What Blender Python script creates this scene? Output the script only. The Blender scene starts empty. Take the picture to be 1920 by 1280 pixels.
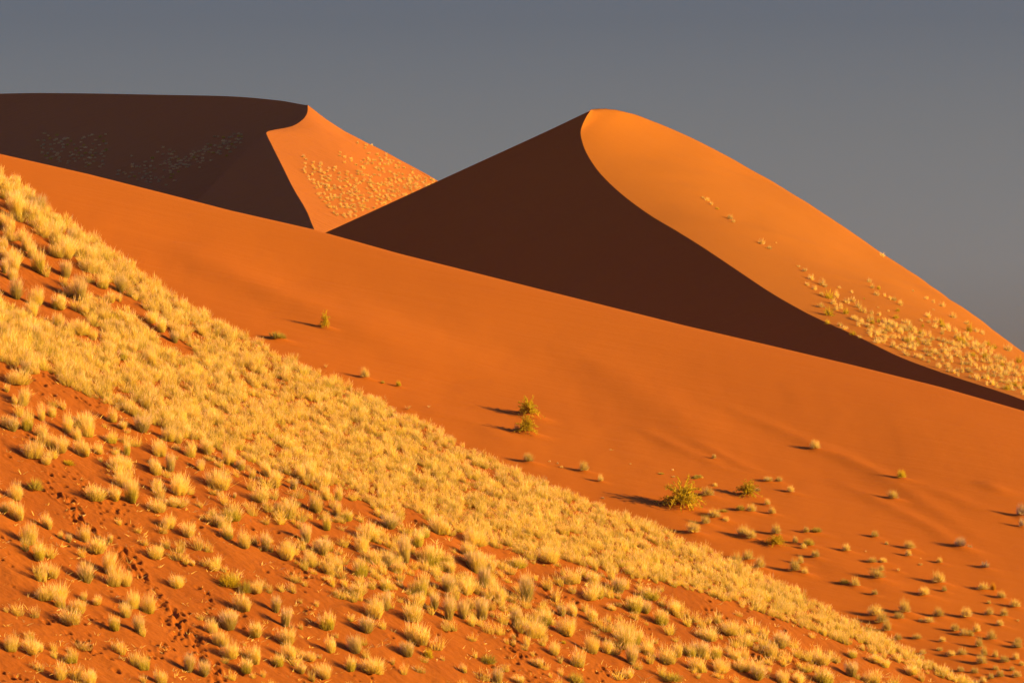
import bpy, math, random
import numpy as np
from mathutils import Vector
from mathutils.bvhtree import BVHTree

R = math.radians
SC = bpy.context.scene
COL = SC.collection

# ------------------------------------------------------------------ camera
LENS = 200.0
F = 1920.0 * LENS / 36.0                # focal length in photograph pixels
TH = math.atan(360.0 / F)               # the true horizon lies 360 px under the middle of the frame
cam_d = bpy.data.cameras.new("camera")
cam_d.lens = LENS
cam_d.sensor_width = 36.0
cam_d.clip_start = 1.0
cam_d.clip_end = 60000.0
cam = bpy.data.objects.new("camera", cam_d)
COL.objects.link(cam)
cam.location = (0, 0, 0)
cam.rotation_euler = (math.pi / 2 + TH, 0, 0)
SC.camera = cam

# ------------------------------------------------------------------ sky, sun, exposure
SUN_EL, SUN_AZ = R(11.5), R(3.0)        # low sun from the right, a little behind the camera
SDIR = Vector((math.cos(SUN_AZ) * math.cos(SUN_EL), -math.sin(SUN_AZ) * math.cos(SUN_EL), math.sin(SUN_EL)))
W = bpy.data.worlds.new("World")
SC.world = W
W.use_nodes = True
nt = W.node_tree
nt.nodes.clear()
wo = nt.nodes.new("ShaderNodeOutputWorld")
bg = nt.nodes.new("ShaderNodeBackground")
sky = nt.nodes.new("ShaderNodeTexSky")
sky.sky_type = 'NISHITA'
sky.sun_disc = False
sky.sun_elevation = SUN_EL
sky.sun_rotation = math.atan2(SDIR.x, SDIR.y)
sky.air_density = 0.6
sky.dust_density = 3.5
sky.ozone_density = 1.0
hs = nt.nodes.new("ShaderNodeHueSaturation")
hs.inputs['Saturation'].default_value = 0.45
tint = nt.nodes.new("ShaderNodeMix")
tint.data_type = 'RGBA'
tint.blend_type = 'MULTIPLY'
tint.inputs[0].default_value = 1.0
# the dusty band low in the sky is a little brighter and warmer than the sky above it
geo = nt.nodes.new("ShaderNodeTexCoord")
sep = nt.nodes.new("ShaderNodeSeparateXYZ")
nt.links.new(geo.outputs['Generated'], sep.inputs[0])
band = nt.nodes.new("ShaderNodeValToRGB")
SKYC = [(0.0, (1.9, 1.95, 2.0)), (0.047, (1.66, 1.68, 1.76)), (0.071, (1.16, 1.20, 1.26)), (0.091, (0.75, 0.85, 0.99)), (0.25, (0.42, 0.72, 1.75))]
while len(band.color_ramp.elements) < len(SKYC):
    band.color_ramp.elements.new(0.5)
for e, (p, c) in zip(band.color_ramp.elements, SKYC):
    e.position = p; e.color = (*c, 1)
nt.links.new(sep.outputs[2], band.inputs[0])
nt.links.new(band.outputs[0], tint.inputs[7])
nt.links.new(sky.outputs[0], hs.inputs['Color'])
nt.links.new(hs.outputs[0], tint.inputs[6])
nt.links.new(tint.outputs[2], bg.inputs[0])
bg.inputs[1].default_value = 0.031
nt.links.new(bg.outputs[0], wo.inputs[0])

sun_d = bpy.data.lights.new("sun", 'SUN')
sun_d.energy = 5.0
sun_d.angle = R(0.55)
sun_d.color = (1.0, 0.55, 0.0)
sun = bpy.data.objects.new("sun", sun_d)
COL.objects.link(sun)
sun.rotation_euler = SDIR.to_track_quat('Z', 'Y').to_euler()
sun.location = (400, -50, 120)

SC.view_settings.view_transform = 'Standard'
SC.view_settings.look = 'None'
SC.view_settings.exposure = 1.5
SC.view_settings.gamma = 1.0

# ------------------------------------------------------------------ helpers
rng = np.random.default_rng(7)
random.seed(7)
cT, sT = math.cos(TH), math.sin(TH)


def ray(px, py):
    """world direction of a photograph pixel, scaled so that its y is 1"""
    u, v = (np.asarray(px, float) - 960) / F, (640 - np.asarray(py, float)) / F
    dy, dz = cT - v * sT, sT + v * cT
    return u / dy, dz / dy


def at(px, py, Y):
    a, b = ray(px, py)
    return np.stack([a * Y, np.ones_like(a) * Y, b * Y], -1)


def to_px(P):
    P = np.asarray(P, float)
    d = P[..., 1] * cT + P[..., 2] * sT
    u = P[..., 0] / d
    v = (-P[..., 1] * sT + P[..., 2] * cT) / d
    return 960 + u * F, 640 - v * F


def on_plane(px, py, P0, g):
    """where the ray of a pixel meets the slope z = z0 + g.(x-x0, y-y0)"""
    a, b = ray(px, py)
    Y = (P0[2] - g[0] * P0[0] - g[1] * P0[1]) / (b - g[0] * a - g[1])
    return at(px, py, Y)


_tab = np.random.default_rng(99).random((8, 256, 256))


def vnoise(x, y, s=0):
    x = np.asarray(x, float); y = np.asarray(y, float)
    xi, yi = np.floor(x).astype(int), np.floor(y).astype(int)
    fx, fy = x - xi, y - yi
    fx = fx * fx * fx * (fx * (fx * 6 - 15) + 10); fy = fy * fy * fy * (fy * (fy * 6 - 15) + 10)
    t = _tab[s % 8]
    a = t[xi & 255, yi & 255]; b = t[(xi + 1) & 255, yi & 255]
    c = t[xi & 255, (yi + 1) & 255]; d = t[(xi + 1) & 255, (yi + 1) & 255]
    return (a * (1 - fx) + b * fx) * (1 - fy) + (c * (1 - fx) + d * fx) * fy - 0.5


def fbm(x, y, s=0, o=4):
    v, a = 0, 1.0
    for k in range(o):
        v = v + a * vnoise(x * 2 ** k + 17 * k, y * 2 ** k + 5 * k, s + k)
        a *= 0.5
    return v


def mesh_np(name, V, quads=None, tris=None, attrs=None, smooth=True, mat=None):
    me = bpy.data.meshes.new(name)
    nq = 0 if quads is None else len(quads)
    ntr = 0 if tris is None else len(tris)
    me.vertices.add(len(V))
    me.vertices.foreach_set("co", np.asarray(V, np.float32).ravel())
    idx = np.concatenate([a.ravel() for a in (quads, tris) if a is not None and len(a)]).astype(np.int32)
    me.loops.add(len(idx))
    me.loops.foreach_set("vertex_index", idx)
    me.polygons.add(nq + ntr)
    st = np.concatenate([np.arange(nq) * 4, nq * 4 + np.arange(ntr) * 3]).astype(np.int32)
    me.polygons.foreach_set("loop_start", st)
    me.polygons.foreach_set("use_smooth", np.full(nq + ntr, smooth))
    me.update(calc_edges=True)
    for k, (typ, arr) in (attrs or {}).items():
        at_ = me.attributes.new(k, typ, 'POINT')
        at_.data.foreach_set('value' if typ == 'FLOAT' else 'color', np.asarray(arr, np.float32).ravel())
    if mat:
        me.materials.append(mat)
    return me


def grid_faces(n, m, off=0):
    i, j = np.meshgrid(np.arange(n - 1), np.arange(m - 1), indexing='ij')
    a = (i * m + j).ravel() + off
    return np.stack([a, a + m, a + m + 1, a + 1], -1)


def link(name, me, parent=None):
    o = bpy.data.objects.new(name, me)
    COL.objects.link(o)
    o.parent = parent
    return o


def tag(o, label=None, cat=None, group=None, kind=None):
    if label: o['label'] = label
    if cat: o['category'] = cat
    if group: o['group'] = group
    if kind: o['kind'] = kind
    return o


def resample(P, n, smooth=1):
    """arc-length resampling of a polyline, Catmull-Rom between its points"""
    P = np.asarray(P, float)
    Q = np.vstack([2 * P[0] - P[1], P, 2 * P[-1] - P[-2]])
    out = []
    for i in range(len(P) - 1):
        p0, p1, p2, p3 = Q[i:i + 4]
        t = np.linspace(0, 1, 24, endpoint=False)[:, None]
        out.append(0.5 * (2 * p1 + (p2 - p0) * t + (2 * p0 - 5 * p1 + 4 * p2 - p3) * t ** 2 + (3 * p1 - p0 - 3 * p2 + p3) * t ** 3))
    out.append(P[-1:])
    C = np.vstack(out)
    s = np.r_[0, np.cumsum(np.linalg.norm(np.diff(C, axis=0), axis=1))]
    k = np.linspace(0, s[-1], n)
    return np.stack([np.interp(k, s, C[:, c]) for c in range(C.shape[1])], -1)


# ------------------------------------------------------------------ materials
def new_mat(name):
    m = bpy.data.materials.new(name)
    m.use_nodes = True
    return m, m.node_tree, m.node_tree.nodes["Principled BSDF"]


def sand_mat(name, dark, light, ripple=0.0, grain=40.0, bump=0.25, streak=0.0, dist=0.02, big=0.03):
    m, t, b = new_mat(name)
    N, L = t.nodes, t.links
    tc = N.new("ShaderNodeTexCoord")
    n1 = N.new("ShaderNodeTexNoise"); n1.inputs['Scale'].default_value = big; n1.inputs['Detail'].default_value = 5
    n2 = N.new("ShaderNodeTexNoise"); n2.inputs['Scale'].default_value = grain; n2.inputs['Detail'].default_value = 4
    mp = N.new("ShaderNodeMapping")
    mp.inputs['Rotation'].default_value = (0, 0, R(38))
    mp.inputs['Scale'].default_value = (0.12, 1.0, 0.4)
    n3 = N.new("ShaderNodeTexNoise"); n3.inputs['Scale'].default_value = 1.1; n3.inputs['Detail'].default_value = 6
    L.new(tc.outputs['Object'], n1.inputs['Vector'])
    L.new(tc.outputs['Object'], n2.inputs['Vector'])
    L.new(tc.outputs['Object'], mp.inputs['Vector'])
    L.new(mp.outputs[0], n3.inputs['Vector'])
    f1 = N.new("ShaderNodeMath"); f1.operation = 'MULTIPLY_ADD'
    L.new(n3.outputs[0], f1.inputs[0]); f1.inputs[1].default_value = streak
    L.new(n1.outputs[0], f1.inputs[2])
    f2 = N.new("ShaderNodeMath"); f2.operation = 'MULTIPLY_ADD'
    L.new(n2.outputs[0], f2.inputs[0]); f2.inputs[1].default_value = 0.35
    L.new(f1.outputs[0], f2.inputs[2])
    rp = N.new("ShaderNodeValToRGB")
    rp.color_ramp.elements[0].position = 0.35; rp.color_ramp.elements[0].color = (*dark, 1)
    rp.color_ramp.elements[1].position = 1.0 + streak * 0.3; rp.color_ramp.elements[1].color = (*light, 1)
    L.new(f2.outputs[0], rp.inputs[0])
    L.new(rp.outputs[0], b.inputs['Base Color'])
    b.inputs['Roughness'].default_value = 0.95
    b.inputs['Specular IOR Level'].default_value = 0.1
    try:
        b.inputs['Diffuse Roughness'].default_value = 0.6
    except Exception:
        pass
    bp = N.new("ShaderNodeBump"); bp.inputs['Strength'].default_value = bump; bp.inputs['Distance'].default_value = dist
    hadd = N.new("ShaderNodeMath"); hadd.operation = 'MULTIPLY_ADD'
    L.new(n3.outputs[0], hadd.inputs[0]); hadd.inputs[1].default_value = 2.0 * ripple
    L.new(n2.outputs[0], hadd.inputs[2])
    L.new(hadd.outputs[0], bp.inputs['Height'])
    L.new(bp.outputs[0], b.inputs['Normal'])
    return m


M_FG = sand_mat("red_sand_near", (0.2225, 0.0611, 0.0134), (0.3049, 0.0971, 0.0186), ripple=0.8, grain=7, bump=0.8, streak=0.3, dist=0.03, big=0.35)
M_MID = sand_mat("orange_sand", (0.3601, 0.1014, 0.0127), (0.4128, 0.1283, 0.0152), ripple=2.0, grain=3.0, bump=0.35, streak=0.25, dist=0.05, big=0.03)
M_RIGHT = sand_mat("orange_sand_slope", (0.3107, 0.1117, 0.0188), (0.3585, 0.1355, 0.0224), ripple=1.5, grain=2.0, bump=0.3, streak=0.2, dist=0.06, big=0.03)
M_LEFT = sand_mat("orange_sand_far", (0.3256, 0.1051, 0.0267), (0.3770, 0.1328, 0.0362), ripple=2.5, grain=1.0, bump=0.3, streak=0.6, dist=0.2, big=0.01)


def plant_mat(name, trans=0.35, var=0.25):
    """colour from the mesh's own per-blade colours, varied a little from plant to plant"""
    m = bpy.data.materials.new(name)
    m.use_nodes = True
    t = m.node_tree
    N, L = t.nodes, t.links
    N.clear()
    out = N.new("ShaderNodeOutputMaterial")
    ca = N.new("ShaderNodeAttribute"); ca.attribute_name = "hue"
    oi = N.new("ShaderNodeObjectInfo")
    hsv = N.new("ShaderNodeHueSaturation")
    mr = N.new("ShaderNodeMapRange")
    mr.inputs[3].default_value = 1 - var * 0.6; mr.inputs[4].default_value = 1 + var * 0.4
    L.new(oi.outputs['Random'], mr.inputs[0])
    L.new(mr.outputs[0], hsv.inputs['Value'])
    L.new(ca.outputs['Color'], hsv.inputs['Color'])
    d = N.new("ShaderNodeBsdfDiffuse"); tr = N.new("ShaderNodeBsdfTranslucent")
    mx = N.new("ShaderNodeMixShader"); mx.inputs[0].default_value = trans
    L.new(hsv.outputs[0], d.inputs[0]); L.new(hsv.outputs[0], tr.inputs[0])
    L.new(d.outputs[0], mx.inputs[1]); L.new(tr.outputs[0], mx.inputs[2])
    L.new(mx.outputs[0], out.inputs[0])
    return m


M_STRAW = plant_mat("dry_grass_straw", 0.5)
M_PLUME = plant_mat("pale_seed_plumes", 0.5)
M_SHRUB = plant_mat("desert_shrub_leaf", 0.3, 0.5)
M_GREEN = plant_mat("yellow_green_leaf", 0.35)
M_WOOD = plant_mat("grey_twig", 0.05)

# ------------------------------------------------------------------ terrain
# foreground slope: falls to the right and towards the camera
FG_G = (-0.50, 0.34)
FG_P0 = at(960, 862, 165.0)
fg_ridge_px = np.array([(-400, 10), (-200, 165), (0, 308), (100, 384), (200, 448), (300, 522), (400, 582), (500, 635), (600, 682), (700, 730), (800, 780), (900, 834),
                        (1000, 880), (1100, 920), (1200, 962), (1300, 1002), (1400, 1047), (1500, 1097), (1600, 1147), (1700, 1197), (1800, 1250), (1900, 1305),
                        (2100, 1415), (2400, 1580)], float)
_r = on_plane(fg_ridge_px[:, 0], fg_ridge_px[:, 1], FG_P0, FG_G)
_rx, _ry = _r[:, 0], _r[:, 1]


def fg_ridge_y(x):
    y = np.interp(x, _rx, _ry)
    y = np.where(x < _rx[0], _ry[0] + (x - _rx[0]) * 0.1, y)
    return np.where(x > _rx[-1], _ry[-1] + (x - _rx[-1]) * 0.0, y)


# animal tracks and scattered hoof marks, as photograph pixels
def path_prints(pts, n, jit, rr=(0.06, 0.095)):
    n = int(n * 1.5)
    P = resample(np.array(pts, float), n)
    P = P + rng.normal(0, jit, P.shape)
    return [(x, y, 0.76 * rng.uniform(*rr)) for x, y in P if rng.random() < 0.92]


prints = []
prints += path_prints([(40, 800), (70, 850), (100, 890), (128, 930), (150, 965), (178, 1000)], 30, 6)
prints += path_prints([(85, 905), (110, 925), (140, 955), (150, 970)], 14, 5, (0.09, 0.13))
prints += path_prints([(150, 900), (180, 940), (200, 960), (235, 950)], 16, 8)
prints += path_prints([(150, 965), (190, 1010), (235, 1045), (262, 1070), (285, 1100)], 30, 4, (0.08, 0.12))
prints += path_prints([(225, 1025), (250, 1040), (262, 1055), (275, 1080)], 12, 5, (0.08, 0.12))
prints += path_prints([(285, 1100), (305, 1125), (325, 1145), (345, 1170)], 18, 5, (0.09, 0.12))
prints += path_prints([(310, 1150), (335, 1172), (355, 1190), (372, 1215), (390, 1240), (402, 1262), (415, 1290)], 46, 8, (0.09, 0.14))
prints += path_prints([(300, 1215), (325, 1200), (350, 1180), (370, 1172)], 16, 4)
prints += path_prints([(270, 1245), (300, 1225), (325, 1212)], 10, 4)
prints += path_prints([(85, 1165), (120, 1160), (160, 1165), (200, 1162)], 8, 3, (0.08, 0.11))
prints += path_prints([(130, 1190), (165, 1215), (190, 1218)], 14, 8)
prints += path_prints([(0, 1265), (20, 1255), (60, 1275)], 8, 6)
prints += path_prints([(0, 690), (60, 705), (110, 722), (150, 745), (200, 765)], 40, 10, (0.06, 0.1))
prints += path_prints([(380, 1110), (390, 1125), (385, 1140)], 10, 5)
prints += path_prints([(955, 1175), (962, 1195), (958, 1215), (965, 1235), (985, 1240)], 34, 6, (0.07, 0.11))
prints += path_prints([(1020, 1105), (1050, 1120), (1085, 1118)], 14, 6)
prints += path_prints([(1115, 1255), (1145, 1265), (1175, 1258)], 24, 6)
prints += path_prints([(1325, 1148), (1345, 1165), (1370, 1185), (1395, 1200), (1425, 1215), (1460, 1232), (1500, 1245)], 60, 8, (0.06, 0.1))
prints += path_prints([(1400, 1210), (1420, 1235), (1450, 1240)], 24, 8, (0.06, 0.1))
prints += path_prints([(880, 1045), (905, 1060), (930, 1075)], 10, 5)
prints += path_prints([(670, 910), (700, 930), (730, 955), (770, 975), (800, 1000)], 22, 8)
prints += path_prints([(540, 1075), (580, 1090), (560, 1110)], 10, 8)
for _ in range(420):
    prints.append((rng.uniform(0, 1500), rng.uniform(690, 1290), rng.uniform(0.04, 0.085)))

# x and row coordinates: 4 cm apart where the frame sees them, wider outside
xs = np.concatenate([-17 - np.geomspace(70, 0.1, 26), np.arange(-17, 17, 0.04), 17 + np.geomspace(0.1, 90, 28)])
r_in = np.arange(-40, 1.6, 0.05)
rs = np.concatenate([-40 - np.geomspace(90, 0.1, 26), r_in, 1.6 + np.geomspace(0.1, 80, 22)])
X, RR = np.meshgrid(xs, rs, indexing='ij')
Y = fg_ridge_y(X) + RR
k = 0.8
over = np.where(RR > 0, RR, 0)
front = FG_P0[2] + FG_G[0] * (X - FG_P0[0]) + FG_G[1] * (Y - FG_P0[1])
soft = k * np.logaddexp(0, RR / k)                # smooth turn-over behind the ridge
Z = front - 0.75 * soft + 0.75 * k * np.log(2) * np.exp(-(RR / 3.0) ** 2) * 0.2
fade = 1 - 0.75 * np.exp(-(RR / 2.5) ** 2)
ca_, sa_ = math.cos(R(-55)), math.sin(R(-55))
A, B = X * ca_ - Y * sa_, X * sa_ + Y * ca_
Z = Z + fade * 0.30 * fbm(X / 7, Y / 7, 1, 3) + fade * 0.045 * fbm(A / 0.9, B / 2.2, 3, 4) + 0.022 * fbm(X / 0.2, Y / 0.2, 5, 3) + 0.05 * fbm(X / 0.8, Y / 0.8, 6, 2)
inner = (X > -17.2) & (X < 17.2) & (RR > -30.2)
for px, py, r in prints:
    p = on_plane(px, py, FG_P0, FG_G)
    rr_ = p[1] - fg_ridge_y(p[0])
    if rr_ > -0.6 or abs(p[0]) > 17:
        continue
    i0, i1 = np.searchsorted(xs, [p[0] - 0.4, p[0] + 0.4])
    j0, j1 = np.searchsorted(rs, [rr_ - 0.5, rr_ + 0.5])
    if i1 <= i0 or j1 <= j0:
        continue
    q = ((X[i0:i1, j0:j1] - p[0]) ** 2 + ((Y[i0:i1, j0:j1] - p[1]) * 0.8) ** 2) / (r * r)
    Z[i0:i1, j0:j1] += -0.95 * r * np.exp(-q ** 1.5) + 0.32 * r * np.exp(-((np.sqrt(q) - 1.45) / 0.4) ** 2)
V = np.stack([X, Y, np.maximum(Z, -60)], -1).reshape(-1, 3)
fg_me = mesh_np("near_dune", V, grid_faces(len(xs), len(rs)), mat=M_FG)
fg_o = tag(link("grassy_dune", fg_me), "red sand dune slope with animal tracks in the foreground", "dune", kind="structure")
fg_bvh = BVHTree.FromPolygons(V.tolist(), grid_faces(len(xs), len(rs)).tolist())

# smooth middle slope
MD_G = (-0.20, 0.27)
MD_P0 = at(1920, 763, 400.0)
md_crest_px = np.array([(-500, 200), (-200, 243), (0, 282), (167, 320), (333, 362), (433, 388), (587, 423), (640, 438), (747, 468), (1040, 542), (1280, 602), (1430, 637),
                        (1603, 678), (1763, 718), (1920, 763), (2100, 812), (2400, 890)], float)
_m = on_plane(md_crest_px[:, 0], md_crest_px[:, 1] - 1, MD_P0, MD_G)
_m = _m[np.argsort(_m[:, 0])]


def md_crest_y(x):
    y = np.interp(x, _m[:, 0], _m[:, 1])
    y = np.where(x < _m[0, 0], _m[0, 1], y)
    return np.where(x > _m[-1, 0], _m[-1, 1], y)


def dist_line(X, Y, pts):
    """distance to, and signed side of, a polyline; and how far along it"""
    best = np.full(X.shape, 1e9); side = np.zeros(X.shape); along = np.zeros(X.shape)
    L = 0
    tot = sum(math.dist(pts[i], pts[i + 1]) for i in range(len(pts) - 1))
    for i in range(len(pts) - 1):
        a, b = np.array(pts[i]), np.array(pts[i + 1])
        d = b - a; l = np.linalg.norm(d)
        t = np.clip(((X - a[0]) * d[0] + (Y - a[1]) * d[1]) / l ** 2, 0, 1)
        ex, ey = X - a[0] - t * d[0], Y - a[1] - t * d[1]
        q = np.hypot(ex, ey)
        s = np.sign(d[0] * ey - d[1] * ex)
        m = q < best
        best = np.where(m, q, best); side = np.where(m, s, side); along = np.where(m, (L + t * l) / tot, along)
        L += l
    return best * side, along


# long soft swells of blown sand: photograph pixels along each, half width (m), height (m)
swells = [
    ([(330, 450), (470, 530), (600, 585), (720, 640), (860, 705)], 3.2, 0.55),
    ([(560, 520), (700, 590), (860, 660), (1000, 740)], 3.0, 0.30),
    ([(1000, 620), (1150, 690), (1270, 780), (1400, 880)], 3.0, 0.28),
    ([(1290, 820), (1370, 868), (1450, 905)], 0.9, 0.16),
    ([(1180, 790), (1260, 835), (1360, 885), (1420, 900)], 0.9, 0.14),
    ([(1330, 745), (1420, 785), (1510, 828), (1640, 890), (1700, 930), (1780, 985), (1850, 1035)], 1.1, 0.20),
    ([(1560, 905), (1640, 945), (1760, 1010), (1850, 1070)], 1.0, 0.18),
    ([(1680, 900), (1780, 945), (1900, 990)], 1.2, 0.15),
    ([(1840, 915), (1890, 945)], 1.0, 0.18),
    ([(740, 740), (820, 775), (900, 800), (980, 850)], 1.2, 0.10),
    ([(1150, 930), (1300, 1010), (1400, 1060)], 1.8, 0.16),
    ([(1450, 1000), (1600, 1090), (1750, 1160)], 2.0, 0.16),
]
mxs = np.concatenate([-45 - np.geomspace(260, 0.4, 24), np.arange(-45, 45, 0.16), 45 + np.geomspace(0.4, 260, 24)])
mrs = np.concatenate([-95 - np.geomspace(120, 0.5, 14), np.arange(-95, 3, 0.22), 3 + np.geomspace(0.3, 110, 24)])
X, RR = np.meshgrid(mxs, mrs, indexing='ij')
Y = md_crest_y(X) + RR
k = 0.7
Z = MD_P0[2] + MD_G[0] * (X - MD_P0[0]) + MD_G[1] * (Y - MD_P0[1]) - 0.7 * k * np.logaddexp(0, RR / k)
fade = 1 - np.exp(-(RR / 10.0) ** 2)
Z = Z + fade * 1.0 * fbm(X / 34, Y / 50, 2, 2) + fade * 0.05 * fbm(X / 3.0, Y / 9.0, 4, 3)
for pts, w, h in swells:
    P = on_plane(np.array([p[0] for p in pts]), np.array([p[1] for p in pts]), MD_P0, MD_G)
    d, al = dist_line(X, Y, [tuple(p[:2]) for p in P])
    env = np.sin(np.pi * np.clip(al, 0.0, 1)) ** 0.7
    near = np.abs(d) < 6 * w
    # a gentle windward side and a steeper lee side towards the left
    prof = np.exp(-(d / w) ** 2) * env
    Z = Z + np.where(near, (0.6 if w > 1.6 else 0.6) * h * prof, 0)
V = np.stack([X, Y, np.maximum(Z, -60)], -1).reshape(-1, 3)
md_F = grid_faces(len(mxs), len(mrs))
V_MD = V.copy()
md_o = tag(link("smooth_dune", mesh_np("middle_dune", V, md_F, mat=M_MID)), "smooth orange sand slope dotted with shrubs, behind the grassy ridge", "dune", kind="structure")
md_bvh = BVHTree.FromPolygons(V.tolist(), md_F.tolist())


def loft(name, rowsA, rowsB, mat, subA=24, subB=24, rough=None):
    """two sheets that meet in a sharp crest: rowsA[0] == rowsB[0] is the crest"""
    Vs, Fs, off = [], [], 0
    for rows, sub in ((rowsA, subA), (rowsB, subB)):
        G = np.array(rows)                        # (rows, n, 3)
        n = G.shape[1]
        fine = np.stack([resample(G[:, i, :], (len(rows) - 1) * sub + 1) for i in range(n)], 1)
        if rough is not None:
            fine = rough(fine)
        Vs.append(fine.reshape(-1, 3))
        Fs.append(grid_faces(fine.shape[0], n, off))
        off += fine.shape[0] * n
    V, Fc = np.vstack(Vs), np.vstack(Fs)
    me = mesh_np(name, V, Fc, mat=mat)
    bvh = BVHTree.FromPolygons(V.tolist(), Fc.tolist())
    return me, bvh


def edge_fade(fine):
    n = fine.shape[0]
    return np.minimum(1, np.arange(n) / (n * 0.12))[:, None]


# dune on the right: a long arm to the left, a curved crest towards the camera on the right
gA, gap = (0.35, 0.55), ((0, .1, .25, .45, .65, .8, 1), (0, 30, 54, 70, 70, 56, 34))
S = at(1107, 208, 560.0)
Lpx = np.array([(200, 622), (420, 522), (635, 425), (827, 337), (1000, 258), (1060, 230)], float)
Rpx = np.array([(1107, 208), (1098, 222), (1089, 245), (1092, 267), (1103, 293), (1127, 327), (1167, 365), (1217, 402), (1267, 432), (1317, 463), (1377, 503),
                (1443, 547), (1500, 580), (1540, 600), (1613, 633), (1690, 670), (1780, 703), (1863, 730), (1920, 750), (2050, 800), (2300, 885)], float)
Spx = np.array([(1109, 206), (1115, 205), (1133, 204.5), (1160, 208), (1200, 220), (1267, 247), (1333, 278), (1400, 314), (1483, 362), (1567, 418), (1640, 470),
                (1780, 563), (1847, 610), (1920, 662), (2050, 752), (2300, 900)], float)


def two_face_dune(S, Lpx, Rpx, Spx, gA, gap, base, nL, nR, backslope=0.5, gL=None):
    cl = resample(Lpx, nL + 1)[:-1]
    cr = resample(Rpx, nR)
    sp = resample(Spx, nR)
    CL = on_plane(cl[:, 0], cl[:, 1], S, gA)
    CR = on_plane(cr[:, 0], cr[:, 1], S, gA if gL is None else gL)
    # how far the skyline of the lit face lies behind the crest
    ks = max(3, nR // 10) | 1
    gp = np.interp(np.linspace(0, 1, nR), gap[0], gap[1])
    gp = np.convolve(np.r_[np.repeat(gp[:1], ks // 2), gp, np.repeat(gp[-1:], ks // 2)], np.ones(ks) / ks, 'valid')
    Ys = CR[:, 1] + gp
    SP = at(sp[:, 0], sp[:, 1], Ys) if gL is None else on_plane(sp[:, 0], sp[:, 1], S, gL)
    C = np.vstack([CL, CR])
    mag = math.hypot(*gA)
    dn = np.array([-gA[0] / mag, -gA[1] / mag, -mag])
    ln = np.maximum((C[:, 2] - base) / mag, 4)[:, None]
    rowsA = [C, C + dn * ln * 0.33, C + dn * ln * 0.66, C + dn * ln]
    # back of the left arm falls away behind
    bk = np.array([0.35, 0.94, -backslope])
    backL = [CL + bk * q for q in (0.5, 1.0)]
    dist = np.linalg.norm(SP - CR, axis=1)[:, None]
    D = (SP - CR)

    def mid(q):                                  # a slightly domed face
        return CR + D * q + np.array([0, 0, 1]) * dist * 0.012 * math.sin(math.pi * q)
    rowsB = [C,
             np.vstack([CL + bk * 5, mid(0.25)]),
             np.vstack([CL + bk * 10, mid(0.5)]),
             np.vstack([CL + bk * 15, mid(0.75)]),
             np.vstack([CL + bk * 20, SP]),
             np.vstack([CL + bk * 25, SP + D * 0.12 + np.array([0, 0, -1]) * dist * 0.06]),
             np.vstack([CL + bk * 30, SP + D * 0.12 + bk * 6]),
             np.vstack([CL + bk * 60, SP + bk * 45]),
             np.vstack([CL + bk * 160, SP + bk * 150])]
    return rowsA, rowsB


rA, rB = two_face_dune(S, Lpx, Rpx, Spx, gA, gap, -15.0, 120, 420)
def rough_r(f):
    n = fbm(f[..., 0] / 20, f[..., 1] / 26, 1, 2) * 0.55 + fbm(f[..., 0] / 2.5, f[..., 1] / 6, 2, 3) * 0.07 + fbm((f[..., 0] - f[..., 1]) / 5, (f[..., 0] + f[..., 1]) / 30, 5, 3) * 0.30
    f[..., 2] += n * edge_fade(f) * (0.6)
    return f
rd_me, rd_bvh = loft("right_dune", rA, rB, M_RIGHT, 26, 30, rough_r)
tag(link("crested_dune", rd_me), "tall dune with one dark face and one sunlit face meeting in a curved crest", "dune", kind="structure")

# far dune on the left
gA2, gap2 = (0.35, 0.52), ((0, .18, .55, 1), (0, 31, 69, 110))
S2 = at(577, 198, 1200.0)
Lpx2 = np.array([(-700, 215), (-300, 186), (0, 176), (120, 175), (300, 178), (433, 181), (517, 188), (550, 193)], float)
Rpx2 = np.array([(577, 198), (576, 212), (567, 225), (547, 237), (513, 244), (502, 247), (500, 252), (510, 273), (530, 313), (550, 353), (573, 392), (585, 420),
                 (600, 455), (640, 540), (700, 640)], float)
Spx2 = np.array([(578.5, 198.5), (590, 206), (613, 220), (655, 241), (700, 264), (767, 300), (827, 337), (900, 380), (1000, 440), (1100, 500), (1300, 620)], float)
rA, rB = two_face_dune(S2, Lpx2, Rpx2, Spx2, gA2, gap2, -20.0, 260, 420, gL=(-0.48, 0.30))
def rough_l(f):
    n = fbm(f[..., 0] / 60, f[..., 1] / 45, 3, 3) * 2.2 + fbm(f[..., 0] / 9, f[..., 1] / 9, 4, 3) * 0.25
    f[..., 2] += n * edge_fade(f)
    return f
ld_me, ld_bvh = loft("left_dune", rA, rB, M_LEFT, 26, 26, rough_l)
tag(link("distant_dune", ld_me), "distant dune at the left, mostly in shade with one lit face", "dune", kind="structure")

# desert floor to the horizon, out of view; grey-tan chosen to cut red bounce
g = 40000.0
n = 80
gx = np.linspace(-g, g, n); GX, GY = np.meshgrid(gx, gx + g * 0.6, indexing='ij')
GZ = np.full(GX.shape, -26.0)
M_FLOOR = sand_mat("low_bounce_floor", (0.20, 0.15, 0.11), (0.28, 0.22, 0.16), grain=2.0, big=0.01)
tag(link("ground", mesh_np("desert_floor", np.stack([GX, GY, GZ], -1).reshape(-1, 3), grid_faces(n, n), mat=M_FLOOR)), "flat unseen desert floor between the dunes, grey-tan to cut red bounced light", "ground", kind="structure")


def drop(bvh, px, py):
    a, b = ray(px, py)
    d = Vector((float(a), 1.0, float(b))).normalized()
    h = bvh.ray_cast(Vector((0, 0, 0)), d, 5000)
    return None if h[0] is None else (h[0], h[1])


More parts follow.
